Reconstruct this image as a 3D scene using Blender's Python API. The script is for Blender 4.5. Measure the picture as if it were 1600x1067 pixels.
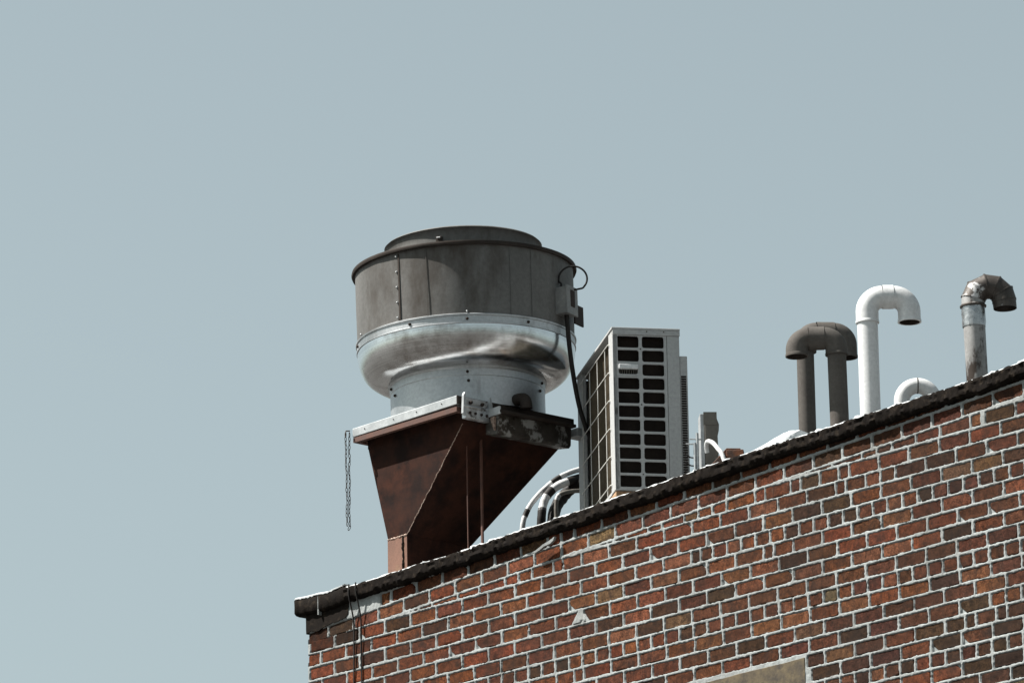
import bpy, math, random
import numpy as np
from mathutils import Vector, Matrix, Quaternion

random.seed(7)
rng = np.random.default_rng(7)
R = math.radians
scene = bpy.context.scene
for o in list(bpy.data.objects):
    bpy.data.objects.remove(o)
col = scene.collection

# ---------------------------------------------------------------- camera
YAW = 47.60                                   # the camera's right-hand direction, degrees from the wall line
cam_d = bpy.data.cameras.new('camera')
cam_d.sensor_width = 36.0
cam_d.lens = 225.0
cam_d.clip_start = 0.5
cam_d.clip_end = 6000
cam_o = bpy.data.objects.new('camera', cam_d)
col.objects.link(cam_o)
cr = Vector((0.67060821, 0.7416091, -0.017337))
cu = Vector((0.21054437, -0.16787303, 0.96306268))
cf = Vector((-0.71130563, 0.64948795, 0.26871865))
m = Matrix((cr, cu, -cf)).transposed().to_4x4()
m.translation = Vector((26.49126, -22.61216, 1.65))
cam_o.matrix_world = m
scene.camera = cam_o

# ---------------------------------------------------------------- sky, sun, exposure
SUN_AZ, SUN_EL = 228.6, 54.0                  # degrees from +X, degrees above the horizon
sdir = Vector((math.cos(R(SUN_EL)) * math.cos(R(SUN_AZ)), math.cos(R(SUN_EL)) * math.sin(R(SUN_AZ)), math.sin(R(SUN_EL))))
world = bpy.data.worlds.new('World')
scene.world = world
world.use_nodes = True
nt = world.node_tree
nt.nodes.clear()
sky = nt.nodes.new('ShaderNodeTexSky')
sky.sky_type = 'NISHITA'
sky.sun_disc = False
sky.sun_elevation = R(SUN_EL)
sky.sun_rotation = math.atan2(sdir.x, sdir.y)
sky.air_density = 1.0
sky.dust_density = 2.2
sky.ozone_density = 1.0
hs = nt.nodes.new('ShaderNodeHueSaturation')
hs.inputs['Saturation'].default_value = 0.36
hs.inputs['Value'].default_value = 1.0
bg = nt.nodes.new('ShaderNodeBackground')
bg.inputs['Strength'].default_value = 0.0510
wo = nt.nodes.new('ShaderNodeOutputWorld')
nt.links.new(sky.outputs[0], hs.inputs['Color'])
haze_tint = nt.nodes.new('ShaderNodeMix')            # thin city haze: a grey-cyan cast over the whole dome
haze_tint.data_type = 'RGBA'
haze_tint.blend_type = 'MULTIPLY'
haze_tint.inputs[0].default_value = 1.0
haze_tint.inputs[7].default_value = (0.955, 1.075, 1.025, 1)
nt.links.new(hs.outputs[0], haze_tint.inputs[6])
nt.links.new(haze_tint.outputs[2], bg.inputs['Color'])
nt.links.new(bg.outputs[0], wo.inputs['Surface'])

sun_d = bpy.data.lights.new('sun', 'SUN')
sun_d.energy = 5.0
sun_d.angle = R(0.53)
sun_d.color = (1.0, 0.965, 0.91)
sun_o = bpy.data.objects.new('sun', sun_d)
col.objects.link(sun_o)
sun_o.location = (0, 0, 40)
sun_o.rotation_euler = sdir.to_track_quat('Z', 'Y').to_euler()

vs = scene.view_settings
vs.view_transform = 'Standard'
vs.look = 'None'
vs.gamma = 1.0
vs.exposure = 1.32
vs.use_curve_mapping = False
scene.cycles.max_bounces = 6
scene.cycles.use_denoising = True

# ---------------------------------------------------------------- helpers
def tag(o, label=None, cat=None, group=None, kind=None):
    if label: o['label'] = label
    if cat: o['category'] = cat
    if group: o['group'] = group
    if kind: o['kind'] = kind
    return o

def empty(name, loc=(0, 0, 0), rz=0.0, parent=None):
    o = bpy.data.objects.new(name, None)
    o.empty_display_size = 0.1
    o.location = loc
    o.rotation_euler = (0, 0, rz)
    col.objects.link(o)
    o.parent = parent
    return o

def link(name, me, parent=None, loc=(0, 0, 0), rot=(0, 0, 0)):
    o = bpy.data.objects.new(name, me)
    o.location = loc
    o.rotation_euler = rot
    col.objects.link(o)
    o.parent = parent
    return o

class MB:
    def __init__(self):
        self.v, self.f = [], []
    def add(self, v, f):
        n = len(self.v)
        self.v += [tuple(map(float, p)) for p in v]
        self.f += [tuple(i + n for i in q) for q in f]
        return self
    def box(self, c, s, rz=0.0, rot=None):
        hx, hy, hz = s[0] / 2, s[1] / 2, s[2] / 2
        M = rot if rot is not None else Matrix.Rotation(rz, 3, 'Z')
        pts = []
        for z in (-hz, hz):
            for x, y in ((-hx, -hy), (hx, -hy), (hx, hy), (-hx, hy)):
                pts.append(Vector(c) + M @ Vector((x, y, z)))
        return self.add(pts, [(3, 2, 1, 0), (4, 5, 6, 7), (0, 1, 5, 4), (1, 2, 6, 5), (2, 3, 7, 6), (3, 0, 4, 7)])
    def box2(self, a, b):
        return self.box([(a[i] + b[i]) / 2 for i in range(3)], [abs(b[i] - a[i]) for i in range(3)])
    def tube(self, pts, r, n=16, caps=True, closed=False):
        pts = [Vector(p) for p in pts]
        rr = r if hasattr(r, '__len__') else [r] * len(pts)
        rings = []
        up = None
        N = len(pts)
        for i, p in enumerate(pts):
            if closed:
                t = (pts[(i + 1) % N] - pts[i - 1]).normalized()
            else:
                t = (pts[min(i + 1, N - 1)] - pts[max(i - 1, 0)]).normalized()
            if up is None:
                up = Vector((0, 0, 1)) if abs(t.z) < 0.9 else Vector((1, 0, 0))
            a = (up - t * up.dot(t)).normalized()
            up = a
            b = t.cross(a)
            rings.append([p + (a * math.cos(2 * math.pi * k / n) + b * math.sin(2 * math.pi * k / n)) * rr[i] for k in range(n)])
        v = [q for rg in rings for q in rg]
        f = []
        for i in range(N if closed else N - 1):
            j = (i + 1) % N
            for k in range(n):
                f.append((i * n + k, i * n + (k + 1) % n, j * n + (k + 1) % n, j * n + k))
        if caps and not closed:
            f.append(tuple(range(n - 1, -1, -1)))
            f.append(tuple((N - 1) * n + k for k in range(n)))
        return self.add(v, f)
    def lathe(self, prof, n=96, wob=None, a0=0.0, a1=2 * math.pi):
        full = abs(a1 - a0 - 2 * math.pi) < 1e-6
        nn = n if full else n + 1
        v = []
        for (r, z) in prof:
            for k in range(nn):
                a = a0 + (a1 - a0) * k / n
                rr = r + (wob(a, z) if wob else 0)
                v.append((rr * math.cos(a), rr * math.sin(a), z))
        f = []
        for i in range(len(prof) - 1):
            for k in range(n):
                k2 = (k + 1) % n if full else k + 1
                f.append((i * nn + k, i * nn + k2, (i + 1) * nn + k2, (i + 1) * nn + k))
        return self.add(v, f)
    def prism(self, poly, axis, a, b):
        """poly: 2-D outline, extruded along axis 0/1/2 from a to b"""
        n = len(poly)
        def P(q, t):
            return {0: (t, q[0], q[1]), 1: (q[0], t, q[1]), 2: (q[0], q[1], t)}[axis]
        v = [P(q, a) for q in poly] + [P(q, b) for q in poly]
        f = [tuple(range(n - 1, -1, -1)), tuple(range(n, 2 * n))]
        f += [(k, (k + 1) % n, n + (k + 1) % n, n + k) for k in range(n)]
        return self.add(v, f)
    def mesh(self, name, mat=None, smooth=None, bevel=0):
        me = bpy.data.meshes.new(name)
        me.from_pydata(self.v, [], self.f)
        import bmesh
        bm = bmesh.new()
        bm.from_mesh(me)
        bmesh.ops.recalc_face_normals(bm, faces=bm.faces)
        if bevel:
            bmesh.ops.bevel(bm, geom=[e for e in bm.edges], offset=bevel, segments=2, affect='EDGES', profile=0.5, clamp_overlap=True)
        bm.to_mesh(me)
        bm.free()
        if smooth is not None:
            me.polygons.foreach_set('use_smooth', [True] * len(me.polygons))
            me.set_sharp_from_angle(angle=R(smooth))
        if mat:
            me.materials.append(mat)
        return me
    def build(self, name, mat, parent=None, smooth=None, bevel=0, loc=(0, 0, 0), rot=(0, 0, 0)):
        return link(name, self.mesh(name, mat, smooth, bevel), parent, loc, rot)

def smooth_path(pts, sub=6):
    """Catmull-Rom through the points"""
    P = [Vector(p) for p in pts]
    P = [P[0] * 2 - P[1]] + P + [P[-1] * 2 - P[-2]]
    out = []
    for i in range(1, len(P) - 2):
        for k in range(sub):
            t = k / sub
            a, b, c, d = P[i - 1], P[i], P[i + 1], P[i + 2]
            out.append(0.5 * ((2 * b) + (c - a) * t + (2 * a - 5 * b + 4 * c - d) * t * t + (3 * b - a - 3 * c + d) * t ** 3))
    out.append(P[-2])
    return out

# smooth value noise on a numpy grid
def vnoise(shape, cells, seed):
    g = np.random.default_rng(seed).random((cells[0] + 3, cells[1] + 3))
    yy = np.linspace(0, cells[0], shape[0]); xx = np.linspace(0, cells[1], shape[1])
    yi = np.minimum(yy.astype(int), cells[0]); xi = np.minimum(xx.astype(int), cells[1])
    ty = yy - yi; tx = xx - xi
    ty = (ty * ty * (3 - 2 * ty))[:, None]; tx = (tx * tx * (3 - 2 * tx))[None, :]
    a = g[yi][:, xi]; b = g[yi][:, xi + 1]; c = g[yi + 1][:, xi]; d = g[yi + 1][:, xi + 1]
    return ((a * (1 - tx) + b * tx) * (1 - ty) + (c * (1 - tx) + d * tx) * ty) * 2 - 1

_n1 = np.random.default_rng(11).random(4096) * 2 - 1
def n1(x, s=0):
    x = x + s * 37.13
    i = math.floor(x); t = x - i
    t = t * t * (3 - 2 * t)
    return float(_n1[i % 4096] * (1 - t) + _n1[(i + 1) % 4096] * t)

# ---------------------------------------------------------------- materials
def new_mat(name):
    mt = bpy.data.materials.new(name)
    mt.use_nodes = True
    n = mt.node_tree
    b = n.nodes['Principled BSDF']
    return mt, n, b

def nd(n, t, **kw):
    x = n.nodes.new(t)
    for k, v in kw.items():
        setattr(x, k, v)
    return x

def noise(n, vec, scale, detail=4.0, rough=0.55, dist=0.0):
    x = nd(n, 'ShaderNodeTexNoise')
    x.inputs['Scale'].default_value = scale
    x.inputs['Detail'].default_value = detail
    x.inputs['Roughness'].default_value = rough
    x.inputs['Distortion'].default_value = dist
    if vec is not None:
        n.links.new(vec, x.inputs['Vector'])
    return x.outputs['Fac']

def ramp(n, fac, stops):
    x = nd(n, 'ShaderNodeValToRGB')
    e = x.color_ramp.elements
    while len(e) < len(stops):
        e.new(0.5)
    for i, (p, c) in enumerate(stops):
        e[i].position = p
        e[i].color = (c[0], c[1], c[2], 1) if hasattr(c, '__len__') else (c, c, c, 1)
    n.links.new(fac, x.inputs['Fac'])
    return x.outputs['Color']

def mix(n, fac, a, b, mode='MIX'):
    x = nd(n, 'ShaderNodeMix', data_type='RGBA', blend_type=mode)
    for s, v in ((x.inputs[0], fac), (x.inputs[6], a), (x.inputs[7], b)):
        if hasattr(v, 'is_linked') or hasattr(v, 'links'):
            n.links.new(v, s)
        elif hasattr(v, '__len__'):
            s.default_value = (v[0], v[1], v[2], 1)
        else:
            s.default_value = v
    return x.outputs[2]

def bump(n, b, h, strength, dist=0.002):
    x = nd(n, 'ShaderNodeBump')
    x.inputs['Strength'].default_value = strength
    x.inputs['Distance'].default_value = dist
    n.links.new(h, x.inputs['Height'])
    n.links.new(x.outputs[0], b.inputs['Normal'])

def coords(n, kind='Object', scale=(1, 1, 1), loc=(0, 0, 0)):
    tc = nd(n, 'ShaderNodeTexCoord')
    mp = nd(n, 'ShaderNodeMapping')
    mp.inputs['Scale'].default_value = scale
    mp.inputs['Location'].default_value = loc
    n.links.new(tc.outputs[kind], mp.inputs['Vector'])
    return mp.outputs[0]

def weathered(name, c0, c1, scale=6.0, rough=(0.5, 0.7), metal=0.0, bmp=0.2, stretch=(1, 1, 1),
              stain=None, stain_at=(0.55, 0.7), stain_scale=3.0, spec=0.5, fine=60.0, spin=0.0):
    """two-tone paint or metal with grain, an optional stain colour and fine relief"""
    mt, n, b = new_mat(name)
    v = coords(n, 'Object', stretch)
    a = noise(n, v, scale, 6, 0.6)
    c = ramp(n, a, [(0.32, c0), (0.68, c1)])
    g = noise(n, coords(n, 'Object'), fine, 4, 0.7)
    c = mix(n, 0.35, c, ramp(n, g, [(0.3, 0.35), (0.7, 0.75)]), 'OVERLAY')
    if stain:
        s = noise(n, coords(n, 'Object', stretch, (3.1, 1.7, 0.4)), stain_scale, 7, 0.65)
        c = mix(n, ramp(n, s, [(stain_at[0], 0.0), (stain_at[1], 1.0)]), c, stain)
    n.links.new(c, b.inputs['Base Color'])
    rr = ramp(n, a, [(0.3, rough[0]), (0.7, rough[1])])
    n.links.new(rr, b.inputs['Roughness'])
    b.inputs['Metallic'].default_value = metal
    b.inputs['Specular IOR Level'].default_value = spec
    if spin:                                   # fine turning marks round the axis
        tc = nd(n, 'ShaderNodeTexCoord'); sx = nd(n, 'ShaderNodeSeparateXYZ'); n.links.new(tc.outputs['Object'], sx.inputs[0])
        cb = nd(n, 'ShaderNodeCombineXYZ'); mu = nd(n, 'ShaderNodeMath', operation='MULTIPLY'); mu.inputs[1].default_value = 130.0
        n.links.new(sx.outputs[2], mu.inputs[0]); n.links.new(mu.outputs[0], cb.inputs[2])
        n.links.new(sx.outputs[0], cb.inputs[0]); n.links.new(sx.outputs[1], cb.inputs[1])
        ln = noise(n, cb.outputs[0], 1.6, 3, 0.6)
        bump(n, b, ln, spin, 0.0015)
        c2 = mix(n, 0.5, c, ramp(n, ln, [(0.35, 0.3), (0.65, 0.7)]), 'OVERLAY')
        n.links.new(c2, b.inputs['Base Color'])
        return mt
    bump(n, b, g, bmp, 0.002)
    return mt

M = {}
def course_grime(n, pos, c, amount, tone):
    mp = nd(n, 'ShaderNodeMapping'); mp.inputs['Scale'].default_value = (5.5, 5.5, 1.3); n.links.new(pos, mp.inputs['Vector'])
    g = noise(n, mp.outputs[0], 1.0, 6, 0.6, 0.3)
    c = mix(n, ramp(n, g, [(0.50, 0.0), (0.68, amount)]), c, tone)
    h = noise(n, pos, 1.7, 5, 0.6)
    return mix(n, ramp(n, h, [(0.48, 0.0), (0.66, amount * .8)]), c, tone)
def brick_mat(name, attr=None):
    mt, n, b = new_mat(name)
    if attr:
        at = nd(n, 'ShaderNodeAttribute', attribute_name=attr)
        base = at.outputs['Color']
    else:
        oi = nd(n, 'ShaderNodeObjectInfo')
        base = oi.outputs['Color']
    geo = nd(n, 'ShaderNodeNewGeometry')
    pos = geo.outputs['Position']
    a = noise(n, pos, 30, 7, 0.7, 0.6)
    c = mix(n, 0.9, base, ramp(n, a, [(0.34, 0.16), (0.5, 0.5), (0.66, 0.86)]), 'OVERLAY')
    f = noise(n, pos, 170, 5, 0.75)
    c = mix(n, 0.85, c, ramp(n, f, [(0.38, 0.12), (0.62, 0.88)]), 'OVERLAY')
    # soot, dark kiln streaks and pale salt blooms, each in patches of its own
    s = noise(n, pos, 9.0, 6, 0.65, 0.4)
    c = mix(n, ramp(n, s, [(0.48, 0.0), (0.70, 0.70)]), c, (0.020, 0.0145, 0.0125))
    k1 = nd(n, 'ShaderNodeMapping'); k1.inputs['Scale'].default_value = (44, 44, 7); n.links.new(pos, k1.inputs['Vector'])
    ks = noise(n, k1.outputs[0], 1.0, 5, 0.7)
    c = mix(n, ramp(n, ks, [(0.56, 0.0), (0.70, 0.55)]), c, (0.022, 0.0145, 0.012))
    vv = nd(n, 'ShaderNodeMapping'); vv.inputs['Scale'].default_value = (36, 36, 11); vv.inputs['Location'].default_value = (5, 3, 1); n.links.new(pos, vv.inputs['Vector'])
    e = noise(n, vv.outputs[0], 1.0, 6, 0.75)
    c = mix(n, ramp(n, e, [(0.62, 0.0), (0.74, 0.6)]), c, (0.18, 0.125, 0.09))
    w = noise(n, pos, 320, 3, 0.6)
    c = mix(n, ramp(n, w, [(0.70, 0.0), (0.78, 0.5)]), c, (0.24, 0.19, 0.155))
    c = course_grime(n, pos, c, 0.42, (0.026, 0.017, 0.013))
    n.links.new(c, b.inputs['Base Color'])
    b.inputs['Roughness'].default_value = 0.88
    b.inputs['Specular IOR Level'].default_value = 0.06
    bump(n, b, f, 0.9, 0.004)
    return mt
M['brick'] = brick_mat('brick_clay')
M['brick_field'] = brick_mat('brick_clay_joined', 'tint')

def mortar_mat():
    mt, n, b = new_mat('lime_mortar')
    geo = nd(n, 'ShaderNodeNewGeometry'); pos = geo.outputs['Position']
    a = noise(n, pos, 9, 5, 0.6)
    c = ramp(n, a, [(0.3, (0.205, 0.218, 0.216)), (0.7, (0.300, 0.316, 0.314))])
    f = noise(n, pos, 140, 4, 0.7)
    c = mix(n, 0.4, c, ramp(n, f, [(0.3, 0.3), (0.7, 0.7)]), 'OVERLAY')
    d = noise(n, pos, 3.1, 6, 0.7)
    c = mix(n, ramp(n, d, [(0.58, 0.0), (0.8, 0.5)]), c, (0.16, 0.13, 0.11))
    c = course_grime(n, pos, c, 0.38, (0.085, 0.078, 0.070))
    n.links.new(c, b.inputs['Base Color'])
    b.inputs['Specular IOR Level'].default_value = 0.1
    b.inputs['Roughness'].default_value = 0.95
    bump(n, b, f, 0.8, 0.003)
    return mt
M['mortar'] = mortar_mat()

def far_brick_mat():
    mt, n, b = new_mat('brick_wall_beyond_the_frame')
    geo = nd(n, 'ShaderNodeNewGeometry')
    sp = nd(n, 'ShaderNodeSeparateXYZ'); n.links.new(geo.outputs['Position'], sp.inputs[0])
    ad = nd(n, 'ShaderNodeMath', operation='ADD'); n.links.new(sp.outputs[0], ad.inputs[0]); n.links.new(sp.outputs[1], ad.inputs[1])
    cb = nd(n, 'ShaderNodeCombineXYZ'); n.links.new(ad.outputs[0], cb.inputs[0]); n.links.new(sp.outputs[2], cb.inputs[1])
    bt = nd(n, 'ShaderNodeTexBrick')
    n.links.new(cb.outputs[0], bt.inputs['Vector'])
    bt.inputs['Color1'].default_value = (0.072, 0.026, 0.015, 1)
    bt.inputs['Color2'].default_value = (0.048, 0.020, 0.012, 1)
    bt.inputs['Mortar'].default_value = (0.21, 0.22, 0.218, 1)
    bt.inputs['Scale'].default_value = 1.0
    bt.inputs['Brick Width'].default_value = 0.213
    bt.inputs['Row Height'].default_value = 0.078
    bt.inputs['Mortar Size'].default_value = 0.006
    n.links.new(bt.outputs['Color'], b.inputs['Base Color'])
    b.inputs['Roughness'].default_value = 0.9
    b.inputs['Specular IOR Level'].default_value = 0.05
    return mt
M['far_brick'] = far_brick_mat()

M['tar'] = weathered('tar', (0.0050, 0.0036, 0.0029), (0.0100, 0.0076, 0.0060), 9, (0.8, 0.95), 0, 1.0, fine=70, spec=0.06,
                     stain=(0.026, 0.0195, 0.014), stain_at=(0.54, 0.70), stain_scale=26)
M['white_coat'] = weathered('white_roof_coating', (0.37, 0.385, 0.39), (0.47, 0.485, 0.49), 8, (0.6, 0.8), 0, 0.5,
                            stain=(0.30, 0.29, 0.27), stain_at=(0.62, 0.75), stain_scale=14)
M['roof'] = weathered('roof_membrane', (0.05, 0.047, 0.044), (0.08, 0.077, 0.073), 2, (0.8, 0.9), 0, 0.4)
M['sandstone'] = weathered('sandstone', (0.046, 0.032, 0.015), (0.098, 0.074, 0.039), 18, (0.85, 0.95), 0, 1.0,
                           stain=(0.026, 0.019, 0.012), stain_at=(0.46, 0.62), stain_scale=13)
M['zinc'] = weathered('weathered_galvanised_sheet', (0.080, 0.077, 0.073), (0.130, 0.127, 0.122), 2.6, (0.5, 0.65), 0.10, 0.12,
                      spec=0.08, stretch=(1, 1, 0.35), stain=(0.045, 0.036, 0.029), stain_at=(0.50, 0.72), stain_scale=3.4, fine=45)
M['zinc_dark'] = weathered('grimy_and_shade_steel', (0.022, 0.017, 0.014), (0.043, 0.035, 0.030), 5, (0.6, 0.8), 0.2, 0.15, spec=0.15,
                           stain=(0.03, 0.02, 0.016), stain_at=(0.5, 0.7))  # grimy steel; also stands for shade on the cap's unlit side
M['alu'] = weathered('spun_aluminium', (0.50, 0.50, 0.50), (0.70, 0.71, 0.72), 3, (0.15, 0.27), 1.0, 0.02,
                     stain=(0.17, 0.135, 0.11), stain_at=(0.50, 0.72), stain_scale=3.2, fine=90, spin=0.10)
M['alu_dull'] = weathered('dull_aluminium', (0.30, 0.31, 0.315), (0.44, 0.45, 0.46), 3, (0.40, 0.55), 0.85, 0.08, stretch=(1, 1, 0.4),
                          stain=(0.2, 0.19, 0.18), stain_at=(0.58, 0.75), stain_scale=4)
M['bright_metal'] = weathered('bright_galvanised_strip', (0.28, 0.292, 0.297), (0.37, 0.382, 0.388), 10, (0.40, 0.55), 0.35, 0.1)
M['hinge_metal'] = weathered('hinge_steel', (0.30, 0.30, 0.30), (0.62, 0.63, 0.64), 22, (0.3, 0.5), 0.8, 0.3,
                             stain=(0.05, 0.04, 0.035), stain_at=(0.55, 0.65), stain_scale=18)
M['trough'] = weathered('greasy_steel', (0.03, 0.024, 0.02), (0.10, 0.09, 0.08), 8, (0.25, 0.5), 0.6, 0.3,
                        stain=(0.40, 0.40, 0.39), stain_at=(0.53, 0.61), stain_scale=11)
M['rust'] = weathered('rusty_duct_paint', (0.022, 0.0095, 0.0066), (0.039, 0.0150, 0.0095), 5, (0.8, 0.95), 0.0, 0.4, spec=0.08,
                      stain=(0.012, 0.0065, 0.0055), stain_at=(0.44, 0.64), stain_scale=7, fine=120)
M['rust_orange'] = weathered('bare_rust', (0.078, 0.030, 0.015), (0.130, 0.062, 0.040), 7, (0.7, 0.9), 0.0, 0.5, stretch=(1, 1, 0.3),
                             stain=(0.145, 0.092, 0.042), stain_at=(0.55, 0.68), stain_scale=4)
M['rust_rim'] = weathered('rust_stained_rim', (0.045, 0.018, 0.012), (0.088, 0.036, 0.023), 9, (0.7, 0.9), 0, 0.4)
M['weld'] = weathered('weld_bead', (0.10, 0.05, 0.033), (0.36, 0.28, 0.23), 60, (0.4, 0.6), 0.4, 0.5)
M['rust_block'] = weathered('flaking_rust', (0.020, 0.011, 0.008), (0.13, 0.042, 0.014), 16, (0.7, 0.9), 0.0, 0.8,
                            stain=(0.02, 0.013, 0.01), stain_at=(0.45, 0.6), stain_scale=12)
M['ac_white'] = weathered('painted_steel_casing', (0.29, 0.292, 0.29), (0.34, 0.342, 0.338), 3, (0.5, 0.65), 0.0, 0.06, stretch=(1, 1, 0.3),
                          stain=(0.29, 0.27, 0.245), stain_at=(0.6, 0.8), stain_scale=3)
M['wire'] = weathered('coated_wire', (0.44, 0.43, 0.40), (0.52, 0.51, 0.48), 9, (0.4, 0.6), 0, 0.05)
M['black_plastic'] = weathered('black_rubber', (0.008, 0.0065, 0.006), (0.017, 0.0145, 0.013), 20, (0.55, 0.75), 0, 0.1, spec=0.2)
M['coil_dark'] = weathered('dark_coil', (0.010, 0.0075, 0.0065), (0.020, 0.015, 0.0125), 12, (0.8, 0.95), 0, 0.1, spec=0.1)
M['fin'] = weathered('coil_fins', (0.075, 0.057, 0.034), (0.125, 0.095, 0.060), 5, (0.55, 0.75), 0.3, 0.15, stretch=(1, 1, 0.4),
                     stain=(0.07, 0.05, 0.03), stain_at=(0.5, 0.7))
M['timber'] = weathered('timber', (0.20, 0.115, 0.058), (0.32, 0.20, 0.115), 9, (0.75, 0.9), 0, 0.3, stretch=(8, 1, 8))
M['pvc_grey'] = weathered('grey_painted_pipe', (0.062, 0.056, 0.051), (0.085, 0.078, 0.071), 5, (0.65, 0.8), 0, 0.06, spec=0.08,
                          stain=(0.045, 0.036, 0.030), stain_at=(0.52, 0.74), stain_scale=6)
M['pvc_white'] = weathered('white_pipe', (0.45, 0.455, 0.455), (0.50, 0.505, 0.505), 4, (0.35, 0.5), 0, 0.03,
                           stain=(0.43, 0.43, 0.415), stain_at=(0.6, 0.8), stain_scale=4)
M['flue'] = weathered('sooty_flue_metal', (0.16, 0.155, 0.15), (0.30, 0.295, 0.29), 7, (0.35, 0.5), 0.2, 0.15, stretch=(1, 1, 0.4),
                      spec=0.15, stain=(0.040, 0.031, 0.026), stain_at=(0.50, 0.58), stain_scale=9)
M['flue_dark'] = weathered('burnt_flue_metal', (0.030, 0.024, 0.020), (0.075, 0.064, 0.056), 8, (0.45, 0.65), 0.4, 0.25,
                           stain=(0.42, 0.42, 0.42), stain_at=(0.60, 0.66), stain_scale=13)
M['foil'] = weathered('crinkled_foil_tape', (0.24, 0.245, 0.25), (0.44, 0.445, 0.45), 34, (0.22, 0.4), 0.85, 1.0,
                      stain=(0.06, 0.05, 0.045), stain_at=(0.60, 0.66), stain_scale=30, fine=40)
M['foam'] = weathered('white_pipe_wrap', (0.36, 0.36, 0.36), (0.5, 0.505, 0.505), 20, (0.6, 0.8), 0, 0.3)
M['box_grey'] = weathered('grey_enamel_box', (0.08, 0.072, 0.06), (0.115, 0.104, 0.088), 7, (0.5, 0.65), 0.1, 0.15,
                          stain=(0.09, 0.08, 0.07), stain_at=(0.55, 0.75))
M['jbox'] = weathered('junction_box_zinc', (0.13, 0.13, 0.128), (0.21, 0.207, 0.198), 12, (0.5, 0.65), 0.3, 0.25)
M['asphalt'] = weathered('asphalt', (0.030, 0.028, 0.026), (0.046, 0.043, 0.040), 0.4, (0.85, 0.95), 0, 0.3)

# ---------------------------------------------------------------- ground
mb = MB()
mb.add([(-2500, -2500, 0), (2500, -2500, 0), (2500, 2500, 0), (-2500, 2500, 0)], [(0, 1, 2, 3)])
tag(mb.build('street', M['asphalt']), kind='structure')

# ================================================================ the building
ROW = 0.078            # course height
LEN = 0.213            # stretcher with its joint
J = 0.0142             # joint width
ZA = 9.1437            # middle of a header course
X1 = 7.0               # how far the modelled brickwork runs
def cop_top(x):        # the parapet climbs gently along the wall
    return 9.865 + 0.0355 * x
def row_bot(k):
    return ZA + (k - 0.5) * ROW
def zT(x):             # underside of the two courses that follow the coping
    return row_bot(7) + (x - 0.55) * 0.0503
def view_bottom(x):    # the lowest brickwork in the picture
    return 9.408 - 0.1763 * x

building = empty('brick_building', (0, 0, 0))
tag(building, 'red brick building with pale mortar joints and a black tarred parapet edge', 'building')
core = MB()
Y2 = 7.5
zc = lambda x: cop_top(x) - 0.072
xs = [0.004, X1 + 3.0]
core.add([(xs[0], .009, 0), (xs[1], .009, 0), (xs[1], .009, zc(xs[1])), (xs[0], .009, zc(xs[0])),
          (xs[0], Y2, 0), (xs[1], Y2, 0), (xs[1], Y2, zc(xs[1])), (xs[0], Y2, zc(xs[0]))],
         [(0, 1, 2, 3), (5, 4, 7, 6), (4, 0, 3, 7), (1, 5, 6, 2)])
core.build('rear_wall', M['far_brick'], building)
rf = MB()
def roof_z(x): return cop_top(x) - 0.10
rf.add([(.25, .26, roof_z(.25)), (X1 + 2.9, .26, roof_z(X1 + 2.9)), (X1 + 2.9, Y2 - .1, roof_z(X1 + 2.9)), (.25, Y2 - .1, roof_z(.25))], [(0, 1, 2, 3)])
rf.build('roof', M['roof'], building)

# ---- lay out the courses: quads (xa, xb, z at bottom left/right, z at top left/right)
LINT = (2.62, 3.905, 8.62, 8.864)      # stone lintel
bricks = []
GAP = (2.225, 9.365)                     # a hole in the brickwork filled up with mortar
def lay(xa, xb, zbl, zbr, ztl, ztr, kind, slope=0.0):
    if kind != 'wedge' and xb > LINT[0] - .004 and xa < LINT[1] + .004 and LINT[2] - .075 < zbl < LINT[3] - 0.004:
        if xb > LINT[1] + .05: xa = LINT[1] + J
        elif xa < LINT[0] - .05: xb = LINT[0] - J
        else: return
    if xb - xa < 0.025: return
    bricks.append(dict(xa=xa, xb=xb, zbl=zbl, zbr=zbr, ztl=ztl, ztr=ztr, kind=kind, slope=slope))

def course(zb_of, zt_of, x0, x1, phase, header, kind, slope=0.0):
    step = LEN / 2 if header else LEN
    x = -phase * LEN if not header else -phase * LEN * .5
    while x < x1:
        s = step
        split = not header and random.random() < 0.035
        xa, xb = x + J / 2 + random.uniform(-.002, .002), x + s - J / 2 + random.uniform(-.002, .002)
        xa = max(xa, x0)
        if xb > x0 + 0.02 and xa < x1 - 0.03:
            xb = min(xb, x1)
            dz = random.uniform(-.0012, .0012)
            spans = ((xa, xb),)
            if split and xb - xa > LEN * .9:
                cut = xa + (xb - xa) * random.choice((.5, .5, .33, .66)); spans = ((xa, cut - J / 2), (cut + J / 2, xb))
            for xa, xb in spans:
                lay(xa, xb, zb_of(xa) + J / 2 + dz, zb_of(xb) + J / 2 + dz, zt_of(xa) - J / 2 + dz, zt_of(xb) - J / 2 + dz,
                    kind if not (header and kind == 'flat') else 'header', slope)
        x += s

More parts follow.
